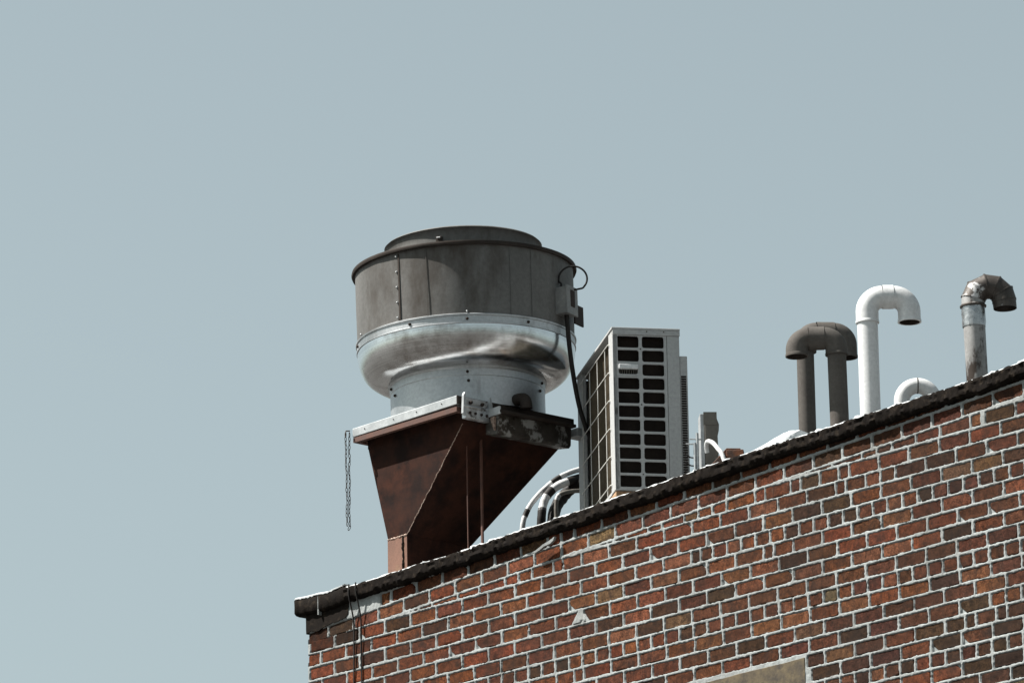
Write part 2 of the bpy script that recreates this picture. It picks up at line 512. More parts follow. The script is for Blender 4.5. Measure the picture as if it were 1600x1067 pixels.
kmax = 14
for k in range(-19, kmax):
    ph = (0.5 if k % 2 else 0.0) + random.uniform(-.05, .05)
    zb, zt = row_bot(k), row_bot(k + 1)
    # the level courses end where the climbing pair cuts across them
    xend0 = 0.55 + (zb - row_bot(7)) / 0.0503 if k >= 7 else 0.0
    xfull = 0.55 + (zt - row_bot(7)) / 0.0503 if k >= 6 else 0.0
    wavy = lambda x, z=zb, s=k: z + 0.0022 * n1(x * 1.3, s)
    wavt = lambda x, z=zt, s=k + 1: z + 0.0022 * n1(x * 1.3, s)
    if k in (0, -6, -12, -18):
        course(wavy, wavt, 0.0, X1, ph, True, 'flat')
    elif k == 5:
        course(wavy, wavt, 0.0, 3.15, ph, False, 'flat')
        course(wavy, wavt, 3.15 + J, X1, ph, True, 'flat')
    elif k < 7:
        course(wavy, wavt, 0.0, X1, ph, False, 'flat')
    else:
        if xfull < X1: course(wavy, wavt, max(xfull, 0) , X1, ph, False, 'flat')
        # tapered closers between the level course and the climbing one
        x = xend0 + 0.28
        while x < min(xfull, X1) - 0.03:
            s = random.choice((LEN / 2, LEN / 2, LEN * .8, LEN))
            xa, xb = x + J / 2, min(x + s, xfull) - J / 2
            if xb - xa > .03:
                lay(xa, xb, zb + J / 2, zb + J / 2, zT(xa) - J / 2, zT(xb) - J / 2, 'wedge')
            x += s
for t in range(2):
    zb_of = lambda x, t=t: zT(x) + t * ROW
    zt_of = lambda x, t=t: zT(x) + (t + 1) * ROW
    course(zb_of, zt_of, 0.0 if t == 0 else 0.62, X1, 0.2 + 0.5 * t, False, 'climb', math.atan(0.0503))

# ---- palette: each brick's own clay
def clay(x, z):
    p = random.random()
    brown = min(1, max(0, (x - 1.0) / 3.6)) * .65 + min(1, max(0, (9.5 - z) / 1.0)) * .35
    if p < 0.02: c = (0.115, 0.066, 0.034)
    elif p < 0.05: c = (0.105, 0.049, 0.024)
    elif p < 0.11 + .14 * brown: c = (0.048, 0.0225, 0.0125)
    elif p < 0.45 + .30 * brown: c = (0.084, 0.0290, 0.0150)
    elif p < 0.86: c = (0.122, 0.0365, 0.0160)
    else: c = (0.140, 0.0490, 0.0240)
    k = random.uniform(.68, .97)
    g = 1 - 0.45 * brown * random.uniform(.3, 1)
    c = [c[0] * k * g, c[1] * k * random.uniform(.9, 1.12) * (g ** .5), c[2] * k * random.uniform(.9, 1.1)]
    if x < 0.42 and z > 9.55 and random.random() < .85:      # bricks the tar has run over
        c = [v * .38 for v in c]
    return tuple(c)

def brick_poly(w, h, seed, chip=0):
    """ten-sided rough outline centred on the origin"""
    r = random.Random(seed)
    a, b = w / 2, h / 2
    q = min(0.010, w * .2)
    P = [(-a + q, -b), (a - q, -b), (a, -b + q * .8), (a, b - q * .8), (a - q, b), (0.08 * w, b), (-a + q, b), (-a, b - q * .8), (-a, -b + q * .8), (-.1 * w, -b)]
    P = [P[0], P[9], P[1], P[2], P[3], P[4], P[5], P[6], P[7], P[8]]
    out = []
    for (x, z) in P:
        out.append((x + r.uniform(-.003, .003), z + r.uniform(-.0025, .0025)))
    if chip == 1: out[5] = (a - w * .17, b); out[4] = (a - .002, b - h * .5)
    if chip == 2: out[0] = (-a + w * .2, -b); out[9] = (-a + .002, -b + h * .5)
    return out

def brick_verts(poly, seed):
    r = random.Random(seed * 3 + 1)
    n = len(poly)
    cx = sum(p[0] for p in poly) / n; cz = sum(p[1] for p in poly) / n
    V = []
    for x, z in poly: V.append((x, 0.060, z))
    for x, z in poly: V.append((x, 0.0042 + r.uniform(0, .0015), z))
    for x, z in poly:
        l = math.hypot(x - cx, z - cz); k = max(.2, 1 - .0055 / l)
        V.append((cx + (x - cx) * k, r.uniform(-.0012, .0012), cz + (z - cz) * k))
    F = []
    for i in range(n):
        j = (i + 1) % n
        F.append((i, j, n + j, n + i)); F.append((n + i, n + j, 2 * n + j, 2 * n + i))
    F.append(tuple(2 * n + i for i in range(n)))
    return V, F

def brick_mesh(poly, seed, mat):
    V, F = brick_verts(poly, seed)
    return MB().add(V, F).mesh('brick', mat)
BW, BH = LEN - J, ROW - J
stretchers = [brick_mesh(brick_poly(BW, BH, i, 1 if i == 3 else 2 if i == 9 else 0), i, M['brick']) for i in range(18)]
headers = [brick_mesh(brick_poly(LEN / 2 - J, BH, 100 + i, 2 if i == 5 else 0), 100 + i, M['brick']) for i in range(10)]

# the mortar: one rough sheet, proud in the joints and sunk behind each brick
wall_z1 = cop_top(X1) - 0.02
GX = np.arange(0.0, X1 + .001, 0.0036)
GZ = np.arange(7.62, wall_z1, 0.0036)
sh = (len(GZ), len(GX))
XX, ZZ = np.meshgrid(GX, GZ)
sd = np.full(sh, 1.0)
edge_n = 0.0026 * vnoise(sh, (190, 580), 1) + 0.0026 * vnoise(sh, (60, 170), 2)
big = vnoise(sh, (26, 90), 5)
edge_n += 0.005 * np.clip(big - .55, 0, 1)
for b in bricks:
    i0, i1 = np.searchsorted(GX, [b['xa'] - .02, b['xb'] + .02]); j0, j1 = np.searchsorted(GZ, [min(b['zbl'], b['zbr']) - .02, max(b['ztl'], b['ztr']) + .02])
    if i1 <= i0 or j1 <= j0: continue
    xx, zz = XX[j0:j1, i0:i1], ZZ[j0:j1, i0:i1]
    u = (xx - b['xa']) / (b['xb'] - b['xa'])
    zb_ = b['zbl'] + (b['zbr'] - b['zbl']) * u; zt_ = b['ztl'] + (b['ztr'] - b['ztl']) * u
    dx = np.maximum(b['xa'] - xx, xx - b['xb']); dz = np.maximum(zb_ - zz, zz - zt_)
    r_ = 0.006
    qx, qz = dx + r_, dz + r_
    d = np.hypot(np.maximum(qx, 0), np.maximum(qz, 0)) + np.minimum(np.maximum(qx, qz), 0) - r_
    sd[j0:j1, i0:i1] = np.minimum(sd[j0:j1, i0:i1], d)
gx_ = GAP[0]
gz_ = (ZZ - (row_bot(round((GAP[1] - ZA) / ROW)) + .006)) / (ROW - .012)      # 0..1 up the course
fill = (gz_ > 0) & (gz_ < 1) & (np.abs(XX - gx_) < .012 + .055 * (1 - gz_))
sd = np.where(fill, np.maximum(sd, .004), sd)
t = np.clip((sd + 0.0010 + edge_n) / 0.0026, 0, 1)
t = t * t * (3 - 2 * t)
proud = -0.0032 + 0.0010 * vnoise(sh, (190, 600), 3) + 0.0010 * vnoise(sh, (50, 150), 4)
YY = 0.0075 * (1 - t) + proud * t
YY += 0.004 * vnoise(sh, (3, 9), 8) * 0
topz = cop_top(XX) - 0.03
keep = (ZZ < topz) & (ZZ > np.maximum(view_bottom(XX) - .62, 7.70))
fk = keep[:-1, :-1] & keep[1:, :-1] & keep[:-1, 1:] & keep[1:, 1:]
jj, ii = np.nonzero(fk)
W = sh[1]
quads = np.stack([jj * W + ii, jj * W + ii + 1, (jj + 1) * W + ii + 1, (jj + 1) * W + ii], 1)
used, inv = np.unique(quads.ravel(), return_inverse=True)
co = np.stack([XX.ravel()[used], YY.ravel()[used], ZZ.ravel()[used]], 1).astype(np.float32)
me = bpy.data.meshes.new('wall')
me.vertices.add(len(co)); me.vertices.foreach_set('co', co.ravel())
nq = len(quads)
me.loops.add(nq * 4); me.loops.foreach_set('vertex_index', inv.astype(np.int32))
me.polygons.add(nq)
me.polygons.foreach_set('loop_start', (np.arange(nq) * 4).astype(np.int32))
me.polygons.foreach_set('loop_total', np.full(nq, 4, np.int32))
me.update(calc_edges=True)
me.materials.append(M['mortar'])
wall = link('wall', me, building)

# bricks: the 300 that show largest are objects, the rest one joined field
def px(x, z):
    d = Vector((x, 0, z)) - m.translation
    w = d.dot(cf)
    return 800 + 10000 * d.dot(cr) / w, 533.5 - 10000 * d.dot(cu) / w
live = []
for i, b in enumerate(bricks):
    cx, cz = (b['xa'] + b['xb']) / 2, (b['zbl'] + b['zbr'] + b['ztl'] + b['ztr']) / 4
    top = cop_top(cx) - 0.072
    if min(b['zbl'], b['zbr']) > top - .004 or cz < max(view_bottom(cx) - .58, 7.74): continue
    b['cx'], b['cz'] = cx, cz
    ax, ay = px(b['xa'], b['zbl']); bx, by = px(b['xb'], b['ztr'])
    x0_, x1_ = max(0, min(ax, bx)), min(1600, max(ax, bx))
    y0_, y1_ = max(0, by), min(1067, ay)
    hid = 1.0 if cz < top else .3
    b['area'] = max(0, x1_ - x0_) * max(0, y1_ - y0_) * hid
    b['col'] = clay(cx, cz)
    b['id'] = i
    live.append(b)
live.sort(key=lambda b: -b['area'])
gap_row = [b for b in live if abs(b['cz'] - GAP[1]) < ROW * .5 and b['kind'] == 'flat']
gl = min(gap_row, key=lambda b: abs(b['xb'] - GAP[0])); gr = min(gap_row, key=lambda b: abs(b['xa'] - GAP[0]))
gl['cut'], gr['cut'] = 'R', 'L'
field = MB(); field_cols = []
for rank, b in enumerate(live):
    w = b['xb'] - b['xa']
    full = abs(w - BW) < .008 and b['kind'] in ('flat', 'climb'); half = abs(w - (LEN / 2 - J)) < .007
    hh = (b['ztl'] + b['ztr'] - b['zbl'] - b['zbr']) / 2
    std = b['kind'] != 'wedge' and (full or half) and 'cut' not in b
    depth = random.uniform(-.0008, .0022)
    if not std:
        q = min(.006, hh * .25)
        cx, cz = b['cx'], b['cz']
        poly = [(b['xa'] + q, b['zbl']), (cx, (b['zbl'] + b['zbr']) / 2), (b['xb'] - q, b['zbr']), (b['xb'], b['zbr'] + q), (b['xb'], b['ztr'] - q),
                (b['xb'] - q, b['ztr']), (cx, (b['ztl'] + b['ztr']) / 2), (b['xa'] + q, b['ztl']), (b['xa'], b['ztl'] - q), (b['xa'], b['zbl'] + q)]
        if b.get('cut') == 'R': poly[1] = (cx + .02, b['zbr']); poly[2] = (b['xb'] - .062, b['zbr']); poly[3] = (b['xb'] - .045, b['zbr'] + hh * .35); poly[4] = (b['xb'] - .018, b['ztr'] - hh * .25)
        if b.get('cut') == 'L': poly[0] = (b['xa'] + .040, b['zbl']); poly[9] = (b['xa'] + .026, b['zbl'] + hh * .35); poly[8] = (b['xa'] + .010, b['ztl'] - hh * .25)
        poly = [(x - cx + random.uniform(-.0022, .0022), z - cz + random.uniform(-.0018, .0018)) for x, z in poly]
        rot = 0.0
    if rank < 300:
        if std: mesh_ = random.choice(stretchers if full else headers)
        else: mesh_ = brick_mesh(poly, b['id'], M['brick'])
        o = link('brick', mesh_, wall, (b['cx'], depth, b['cz']), (random.uniform(-.012, .012), -b['slope'], random.uniform(-.008, .008)))
        o.color = (*b['col'], 1)
    else:
        if std: poly = brick_poly(w, BH, b['id'])
        V, F = brick_verts(poly, b['id'])
        s_ = math.tan(b['slope'])
        field.add([(x + b['cx'], y + depth, z + b['cz'] + (s_ * x if std else 0)) for x, y, z in V], F)
        field_cols += [b['col']] * len(F)
fo = field.mesh('brick_field', M['brick_field'])
ca = fo.color_attributes.new('tint', 'FLOAT_COLOR', 'CORNER')
li = 0
buf = np.zeros((len(fo.loops), 4), np.float32)
for p_, c in zip(fo.polygons, field_cols):
    buf[p_.loop_start:p_.loop_start + p_.loop_total] = (*c, 1)
ca.data.foreach_set('color', buf.ravel())
tag(link('brick_field', fo, wall), kind='stuff')

# ---- lintel
mb = MB()
nseg = 26
vv = []
for i in range(nseg + 1):
    x = LINT[0] + (LINT[1] - LINT[0]) * i / nseg
    for (y, z) in ((.06, LINT[2]), (-.006, LINT[2]), (-.007 + .002 * n1(i * .9, 3), LINT[2] + .1), (-.006 + .002 * n1(i * .8, 9), LINT[3] - .012 + .002 * n1(i, 4)), (.002, LINT[3] - .004 + .002 * n1(i, 5)), (.06, LINT[3] - .004)):
        vv.append((x, y, z))
ff = []
for i in range(nseg):
    for k in range(6):
        ff.append((i * 6 + k, i * 6 + (k + 1) % 6, (i + 1) * 6 + (k + 1) % 6, (i + 1) * 6 + k))
ff += [tuple(range(6)), tuple(nseg * 6 + k for k in range(6))]
lin = mb.add(vv, ff).build('lintel', M['sandstone'], building)
lin['label'] = 'mossy grey sandstone lintel with pitted edge'

# ---- coping: a tarred slab with a ragged edge, white coating run over its top
def sweep(name, mat, x0, x1, step, prof, parent, smooth=60):
    mb = MB(); N = int((x1 - x0) / step); n = None; v = []; f = []
    for i in range(N + 1):
        x = x0 + (x1 - x0) * i / N
        ring = prof(x)
        n = len(ring)
        v += [(x + (q[2] if len(q) > 2 else 0), q[0], q[1]) for q in ring]
    for i in range(N):
        for k in range(n):
            f.append((i * n + k, i * n + (k + 1) % n, (i + 1) * n + (k + 1) % n, (i + 1) * n + k))
    f += [tuple(range(n)), tuple(N * n + k for k in range(n))]
    return mb.add(v, f).build(name, mat, parent, smooth)

def cop_edge(x):       # front line of the slab and its ragged top
    f0 = -.043 + .006 * n1(x * 5, 6) + .004 * n1(x * 27, 7)
    rag = .004 * n1(x * 23, 2) + .004 * n1(x * 67, 3)
    return f0, rag
def cop_prof(x):
    t = cop_top(x) + .006 * n1(x * 2.1, 1)
    f0, rag = cop_edge(x)
    bot = t - .072 + .008 * n1(x * 3.3, 4) + .004 * n1(x * 31, 5) + .003 * n1(x * 71, 10)
    r = [.0022 * n1(x * 31, 40 + k) + .0022 * n1(x * 77, 50 + k) for k in range(5)]
    return [(.27, t), (.27, bot - .01), (.012, bot - .004), (f0 + .016 + r[0], bot), (f0 + .004 + r[1], bot + .012), (f0 + r[2], bot + .026),
            (f0 + .003 + r[3], t - .028), (f0 - .001 + r[4], t - .013), (f0 + .002, t - .003 + rag), (f0 + .012, t + .002 + rag)]
sweep('coping', M['tar'], 0.352, X1 + 2.9, .008, cop_prof, building, 28)

def hump(x):
    h = 0.0
    if 3.40 < x < 3.80: h += .100 * math.sin((x - 3.40) / .40 * math.pi * .62) ** 1.3
    if 3.80 <= x < 4.45: h += .016 * (0.5 + .5 * n1(x * 6, 3))
    if x > 5.25: h += .080 * min(1, (x - 5.25) / .35)
    return max(h, 0)
def white_prof(x):
    t = cop_top(x) + .006 * n1(x * 2.1, 1)
    f0, rag = cop_edge(x)
    run = max(0, n1(x * 15, 21) * .6 + n1(x * 41, 22) * .6 - .40)         # where the coating has run over the edge
    over = min(1, run * 6)
    drip = run * .020 + (.016 if n1(x * 44, 24) > .86 else 0) * over
    up = .000 + .005 * n1(x * 13, 23) + .003 * n1(x * 44, 25)
    h = hump(x)
    fy = f0 + .010 - .017 * over
    return [(fy + .006, t - drip), (fy, t - .001 - drip), (fy + .001, t + .003), (fy + .008, t + .005 + max(up, 0.0)), (.05, t + .008 + up + h * .6), (.12, t + .009 + up + h), (.25, t + .008 + h * .8), (.25, t + .002), (.02, t + .002)]
sweep('white_coating', M['white_coat'], 0.356, X1 + 2.8, .008, white_prof, building)

# corner block: two tarred stones with a pale joint and the tar that has run down below them
def corner_prof(x):
    t = 9.900 - .055 * (x + .075) + .003 * n1(x * 17, 31) + (.020 * max(0, (x - .20) / .12) if x > .2 else 0)
    b = t - .094 + .004 * n1(x * 31, 32)
    f0 = -.034 + .004 * n1(x * 34, 33)
    return [(.26, t), (.26, b), (.0, b - .004), (f0 + .012, b), (f0, b + .012), (f0 + .001, b + .05), (f0 - .001, t - .01), (f0 + .008, t)]
sweep('corner_stone', M['tar'], -.078, .118, .012, corner_prof, building)
sweep('corner_stone', M['tar'], .124, .345, .012, corner_prof, building)
def corner_white(x):
    q = corner_prof(x); t = q[0][1]
    d = max(0, n1(x * 60, 35)) * .006
    return [(-.036, t - .003 - d), (-.037, t + .002), (-.02, t + .011), (.10, t + .014), (.25, t + .012), (.25, t + .002), (-.02, t + .002)]
sweep('white_coating', M['white_coat'], -.074, .335, .008, corner_white, building)
mb = MB()
mb.box2((.117, -.032, 9.775), (.1255, .02, 9.885))
mb.build('mortar_joint', M['mortar'], building)
# tar run over the top courses at the corner
out = [(-.012, 9.83), (.345, 9.83), (.352, 9.80), (.345, 9.74), (.325, 9.725), (.29, 9.718), (.25, 9.716), (.19, 9.712), (.13, 9.70), (.08, 9.688), (.03, 9.70), (-.010, 9.692)]
pts = []
for i in range(len(out)):
    a, b = out[i], out[(i + 1) % len(out)]
    for k in range(5):
        t_ = k / 5
        pts.append((a[0] + (b[0] - a[0]) * t_ + .002 * n1(i * 5 + k, 51), a[1] + (b[1] - a[1]) * t_ + .003 * n1(i * 5 + k, 52)))
MB().prism(pts, 1, -.0085, .03).build('tar_patch', M['tar'], building)
# a curled scrap of flashing that hangs under the coping
scrap = [(1.905, 9.785), (1.94, 9.792), (1.99, 9.812), (2.04, 9.822), (2.085, 9.838), (2.075, 9.820), (2.05, 9.806), (2.0, 9.800), (1.965, 9.786), (1.93, 9.778)]
MB().prism(scrap, 1, -.046, -.030).build('loose_flashing', M['mortar'], building)

# ================================================================ cables on the wall
def cable(name, pts, r, mat, label, cat, group=None, n=8):
    o = MB().tube(smooth_path(pts, 8), r, n).build(name, mat, None, 60)
    return tag(o, label, cat, group)
cable('wall_cable', [(.395, -.040, 9.895), (.400, -.046, 9.83), (.402, -.016, 9.70), (.399, -.010, 9.55), (.394, -.009, 9.33), (.392, -.009, 8.6), (.392, -.009, 7.9)], .0045, M['black_plastic'],
      'thin black cable hanging closest to the tarred corner stone', 'cable', 'cables hanging down the brick wall')
cable('wall_cable', [(.452, -.040, 9.895), (.460, -.046, 9.84), (.464, -.016, 9.70), (.459, -.010, 9.55), (.460, -.009, 9.33), (.457, -.009, 8.6), (.457, -.009, 7.9)], .0045, M['black_plastic'],
      'thin black cable hanging beside the pale mortar patch, farther from the tarred corner stone', 'cable', 'cables hanging down the brick wall')

# ================================================================ rusty duct under the fan
duct = empty('exhaust_duct', (.648, .60, 0))
tag(duct, 'rusty brown sheet metal duct tapering down from the fan to the parapet', 'duct')
ox, oy = .648, .60
def L3(x, y, z): return (x - ox, y - oy, z)
T0, T1, ZT_, ZB_ = -.405, .405, 10.745, 10.195
bx0, bx1, by0, by1 = .385 - ox, .547 - ox, .262 - oy, .262 - oy + .47
mb = MB()
TY = -.352
top = [(T0, TY, ZT_), (T1, TY, ZT_), (T1, T1, ZT_), (T0, T1, ZT_)]
bot = [(bx0, by0, ZB_), (bx1, by0, ZB_), (bx1, by1, ZB_), (bx0, by1, ZB_)]
mb.add(top + bot, [(4, 5, 1, 0), (5, 6, 2, 1), (6, 7, 3, 2), (7, 4, 0, 3)])
mb.build('hopper', M['rust'], duct)
MB().box2((T0 - .002, TY - .002, ZT_ - .001), (T1 + .002, T1 + .002, 10.80)).build('curb_box', M['rust'], duct)
# rim of the curb under the fan's cap
rim = MB()
for (a, b) in (((-.437, -.437, 10.775), (.437, -.409, 10.803)), ((-.437, .409, 10.775), (.437, .437, 10.803)), ((-.437, -.409, 10.775), (-.409, .409, 10.803)), ((.409, -.409, 10.775), (.437, .409, 10.803))):
    rim.box2(a, b)
rim.build('curb_rim', M['rust_rim'], duct)
MB().box2((bx0 + .001, by0 + .001, roof_z(.5) - .02), (bx1 - .001, by1 - .001, ZB_ + .002)).build('shaft', M['rust'], duct, None, .004)
MB().box2((bx0 - .001, by0 - .0025, roof_z(.5) - .02), (bx1 - .001, by0 + .0005, ZB_ - .001)).build('lit_front_plate', M['rust_orange'], duct)  # added skin: rust orange, lit front painted paler than the shaft's shaded sides
# weld beads: down the hopper's near edge and round the shaft
def bead(a, b, n, r, seed):
    a, b = Vector(a), Vector(b)
    pts = [a + (b - a) * (i / n) + Vector((.003 * n1(i * .8, seed), .002 * n1(i * .9, seed + 1), .002 * n1(i * .7, seed + 2))) for i in range(n + 1)]
    rr = [r * (.55 + .6 * abs(n1(i * 1.7, seed + 3))) for i in range(n + 1)]
    return MB().tube(pts, rr, 6)
a = Vector((bx1, by0, ZB_)); b = Vector((T1, TY, ZT_))
bead(a, a.lerp(b, .97), 70, .0030, 3).build('weld_seam', M['weld'], duct, 60)
bead((bx0, by0 - .002, ZB_), (bx1, by0 - .002, ZB_), 24, .0065, 8).build('weld_seam', M['weld'], duct, 60)
bead((bx1 - .032, by0 - .004, ZB_), (bx1 - .032, by0 - .004, roof_z(.5)), 40, .008, 13).build('tar_run', M['tar'], duct, 60)
# two slim props under the curb's dark side
MB().tube([(.95 - ox, .355 - oy, roof_z(.95) - .01), (.95 - ox, .355 - oy, ZT_ + .01)], .0036, 8).build('support_rod', M['rust_rim'], duct, 60)
MB().box2((.976 - ox, .426 - oy, roof_z(.98) - .01), (.990 - ox, .438 - oy, ZT_ + .01)).build('support_post', M['rust_rim'], duct, None, .002)

# ================================================================ exhaust fan
fan = empty('exhaust_fan', (.674, .62, 10.866))
ax_tilt = Vector((0.7385, -0.6743, 0))            # leans a degree on its hinge
fan.rotation_mode = 'QUATERNION'
fan.rotation_quaternion = Quaternion(ax_tilt, R(0.8))
tag(fan, 'big round galvanised upblast exhaust fan with a shiny spun bowl', 'exhaust fan')
FA = R(YAW - 90)                                   # direction from the axis towards the camera
def dent(amp, s):
    return lambda a, z: amp * (n1(a * 3.1 + 40, s) * .6 + n1(a * 7.3 + 80 + z * 6, s + 1) * .4) * 1.0
def pol(r, a, z): return (r * math.cos(a), r * math.sin(a), z)
def seamless(fn):                                  # so that the wobble closes on itself
    return lambda a, z: fn(a, z) * (1 - math.exp(-((a - 0) / .25) ** 2)) * (1 - math.exp(-((a - 2 * math.pi) / .25) ** 2))
h_col, h_fl, h_rim, h_ring = .207, .460, .884, 1.025
# drum
prof = [(.612, h_fl + .005), (.613, h_fl + .10), (.615, h_fl + .22), (.616, h_rim - .03), (.617, h_rim - .004), (.610, h_rim - .004), (.606, h_rim - .03), (.602, h_fl + .01)]
MB().lathe(prof, 160, seamless(dent(.0028, 61))).build('drum', M['zinc'], fan, 40)
rimp = [(.617, h_rim - .018), (.633, h_rim - .020), (.637, h_rim - .010), (.634, h_rim + .002), (.619, h_rim + .006), (.608, h_rim + .002), (.608, h_rim - .02)]
MB().lathe(rimp, 160).build('drum_rim', M['zinc_dark'], fan, 40)
# upper throat ring
rp = [(.425, h_rim - .10), (.428, h_ring - .055), (.430, h_ring - .02), (.437, h_ring - .012), (.446, h_ring - .002), (.440, h_ring + .004), (.428, h_ring - .008), (.422, h_ring - .05), (.419, h_rim - .10)]
MB().lathe(rp, 128, seamless(dent(.002, 71))).build('throat_ring', M['zinc'], fan, 40)
MB().lathe([(.60, h_rim - .085), (.43, h_rim - .06)], 96).build('inner_deck', M['zinc_dark'], fan, 40)
MB().lathe([(.42, h_ring - .03), (.25, h_ring - .012), (.001, h_ring - .006)], 64).build('damper_plate', M['zinc_dark'], fan, 40)
# bowl
bp = []
r0, r1, z0, z1 = .6135, .440, h_fl - .045, h_col + .012
for i in range(25):
    s = i / 24
    ang = s * math.pi / 2
    bp.append((r1 + (r0 - r1) * math.cos(ang) ** .78, z0 - (z0 - z1) * math.sin(ang) ** .92))
MB().lathe(bp, 160, seamless(lambda a, z: .0013 * n1(a * 2.3 + 20, 81) + .0009 * n1(a * 6.1 + z * 5 + 50, 82))).build('bowl', M['alu'], fan, 50)
fl = [(.6135, h_fl - .046), (.6150, h_fl - .020), (.6155, h_fl - .004), (.6215, h_fl - .002), (.6225, h_fl + .006), (.616, h_fl + .010), (.606, h_fl + .008)]
MB().lathe(fl, 160).build('flange', M['alu_dull'], fan, 30)
MB().lathe([(.6142, h_fl - .0475), (.6185, h_fl - .046), (.6185, h_fl - .040), (.6145, h_fl - .038)], 160).build('flange_bead', M['alu_dull'], fan, 30)
# collar
cp = [(.4345, .0), (.4345, h_col - .045), (.4375, h_col - .042), (.4375, h_col - .004), (.446, h_col + .004), (.446, h_col + .012), (.430, h_col + .016)]
MB().lathe(cp, 128, seamless(dent(.0012, 91))).build('collar', M['alu_dull'], fan, 30)
# curb cap
cs = .44
cap = MB().box2((-cs - .026, -cs - .02, -.050), (cs - .026, cs - .02, .0))
cap.build('curb_cap', M['bright_metal'], fan, None, .003)
MB().box2((cs - .0255, -cs - .019, -.049), (cs - .022, cs - .021, -.001)).build('cap_shade_face', M['zinc_dark'], fan)  # added dark skin: shade on the cap's unlit side put into colour
# seams and fasteners
bolt_me = MB().lathe([(.0001, .010), (.006, .009), (.0085, .004), (.0085, -.003)], 10).mesh('bolt', M['zinc_dark'], 60)
rivet_me = MB().lathe([(.0001, .005), (.004, .004), (.006, .000), (.006, -.003)], 8).mesh('rivet', M['bright_metal'], 60)
def fastener(me, name, r, a, z):
    o = link(name, me, fan, pol(r, a, z))
    o.rotation_euler = Vector((math.cos(a), math.sin(a), 0)).to_track_quat('Z', 'Y').to_euler()
    return o
def az(pxoff):                                     # bearing from the axis for an offset to the right, in metres / radius
    return FA + math.asin(pxoff)
for q, w in ((-.585, .010), (-.335, .004), (.42, .004), (.61, .004)):
    a = az(q)
    mbb = MB()
    v = []
    da = w / .615 / 2
    for i in range(9):
        z = h_fl + .012 + (h_rim - .04 - h_fl) * i / 8
        for dr, s in ((.0015, -1), (.0038, -1), (.0038, 1), (.0015, 1)):
            v.append(pol(.6155 + dr, a + s * da, z))
    f = []
    for i in range(8):
        for k in range(4): f.append((i * 4 + k, i * 4 + (k + 1) % 4, i * 4 + 4 + (k + 1) % 4, i * 4 + 4 + k))
    mbb.add(v, f).build('seam', M['zinc'] if w < .008 else M['zinc_dark'], fan)
for i in range(5): fastener(rivet_me, 'rivet', .620, az(-.605), h_fl + .03 + i * .088)
for q in (-.985, -.50, .02, .57, .93):
    fastener(bolt_me, 'bolt', .6155, az(q), h_fl - .022)
fastener(rivet_me, 'rivet', .6185, az(.02), h_fl + .020)
fastener(rivet_me, 'rivet', .6185, az(-.95), h_fl + .024)
for q in (-.97, 0.01, .95):
    fastener(bolt_me, 'bolt', .438, az(q), h_col - .024)
for q in (-.93, .02, .93):
    fastener(bolt_me, 'bolt', .435, az(q), h_col - .075)
# brackets between ring and rim
for q in (-.30, -.97):
    a = az(q)
    MB().box(pol(.438, a, h_ring - .075), (.016, .034, .05), a).build('ring_bracket', M['zinc_dark'], fan, None, .002)
    for dz in (.012, -.012): fastener(rivet_me, 'rivet', .45, a + dz, h_ring - .06)
# screws on the cap's bright edge
for t_ in (.12, .4, .62, .86):
    o = link('rivet', bolt_me, fan, (-cs - .026 + 2 * cs * t_, -cs - .022, -.022), (R(90), 0, 0)); o.scale = (.4, .4, .3)
# junction box on the drum, with its plate and cable loop
a = FA + R(61)
jb = empty('junction_box', pol(.652, a, .60), a, fan)
MB().box((-.01, 0, 0), (.075, .115, .155)).build('box_body', M['jbox'], jb, None, .004)
MB().box((.032, 0, .002), (.012, .125, .165)).build('box_cover', M['jbox'], jb, None, .003)
MB().box((.039, 0, .012), (.004, .045, .095)).build('switch_plate', M['zinc_dark'], jb)
MB().box((-.005, .145, -.045), (.01, .10, .115)).build('mounting_plate', M['zinc_dark'], jb, None, .002)
lp = [(-.02, -.03, .06), (-.012, -.034, .10)]
for i in range(0, 21):
    th = R(195 - i * 12.5)
    u_ = .052 + .076 * math.cos(th)
    lp.append((.875 * u_ - .012 + .01 * i / 20, .485 * u_ - .012, .133 + .072 * math.sin(th)))
lp.append((.026, .022, .07))
MB().tube(smooth_path(lp, 2), .0055, 8).build('cable_loop', M['black_plastic'], jb, 60)
# conduit from the box down past the bowl
base = Vector(pol(.652, a, .60 - .075)) + Vector(pol(.0, a, 0))
end_z = roof_z(1.27) - 10.866
cpnts = [base + Vector(pol(-.008, a + R(90), .02)), base + Vector((0, 0, -.05)), base + Vector((.001, .008, -.18)), base + Vector((.004, .03, -.36)), base + Vector((.004, .065, -.52)), base + Vector((-.006, .12, -.64)), base + Vector((-.015, .165, -.78)), Vector((base.x - .015, base.y + .17, end_z))]
MB().tube(smooth_path(cpnts, 8), .0135, 12).build('conduit', M['black_plastic'], fan, 60)
# drain spout over the trough
sp = [(.40, -.028, .035), (.455, -.026, .035), (.488, -.024, .030), (.503, -.022, .010), (.505, -.020, -.028)]
MB().tube(smooth_path(sp, 5), .034, 18).build('drain_spout', M['zinc_dark'], fan, 50)
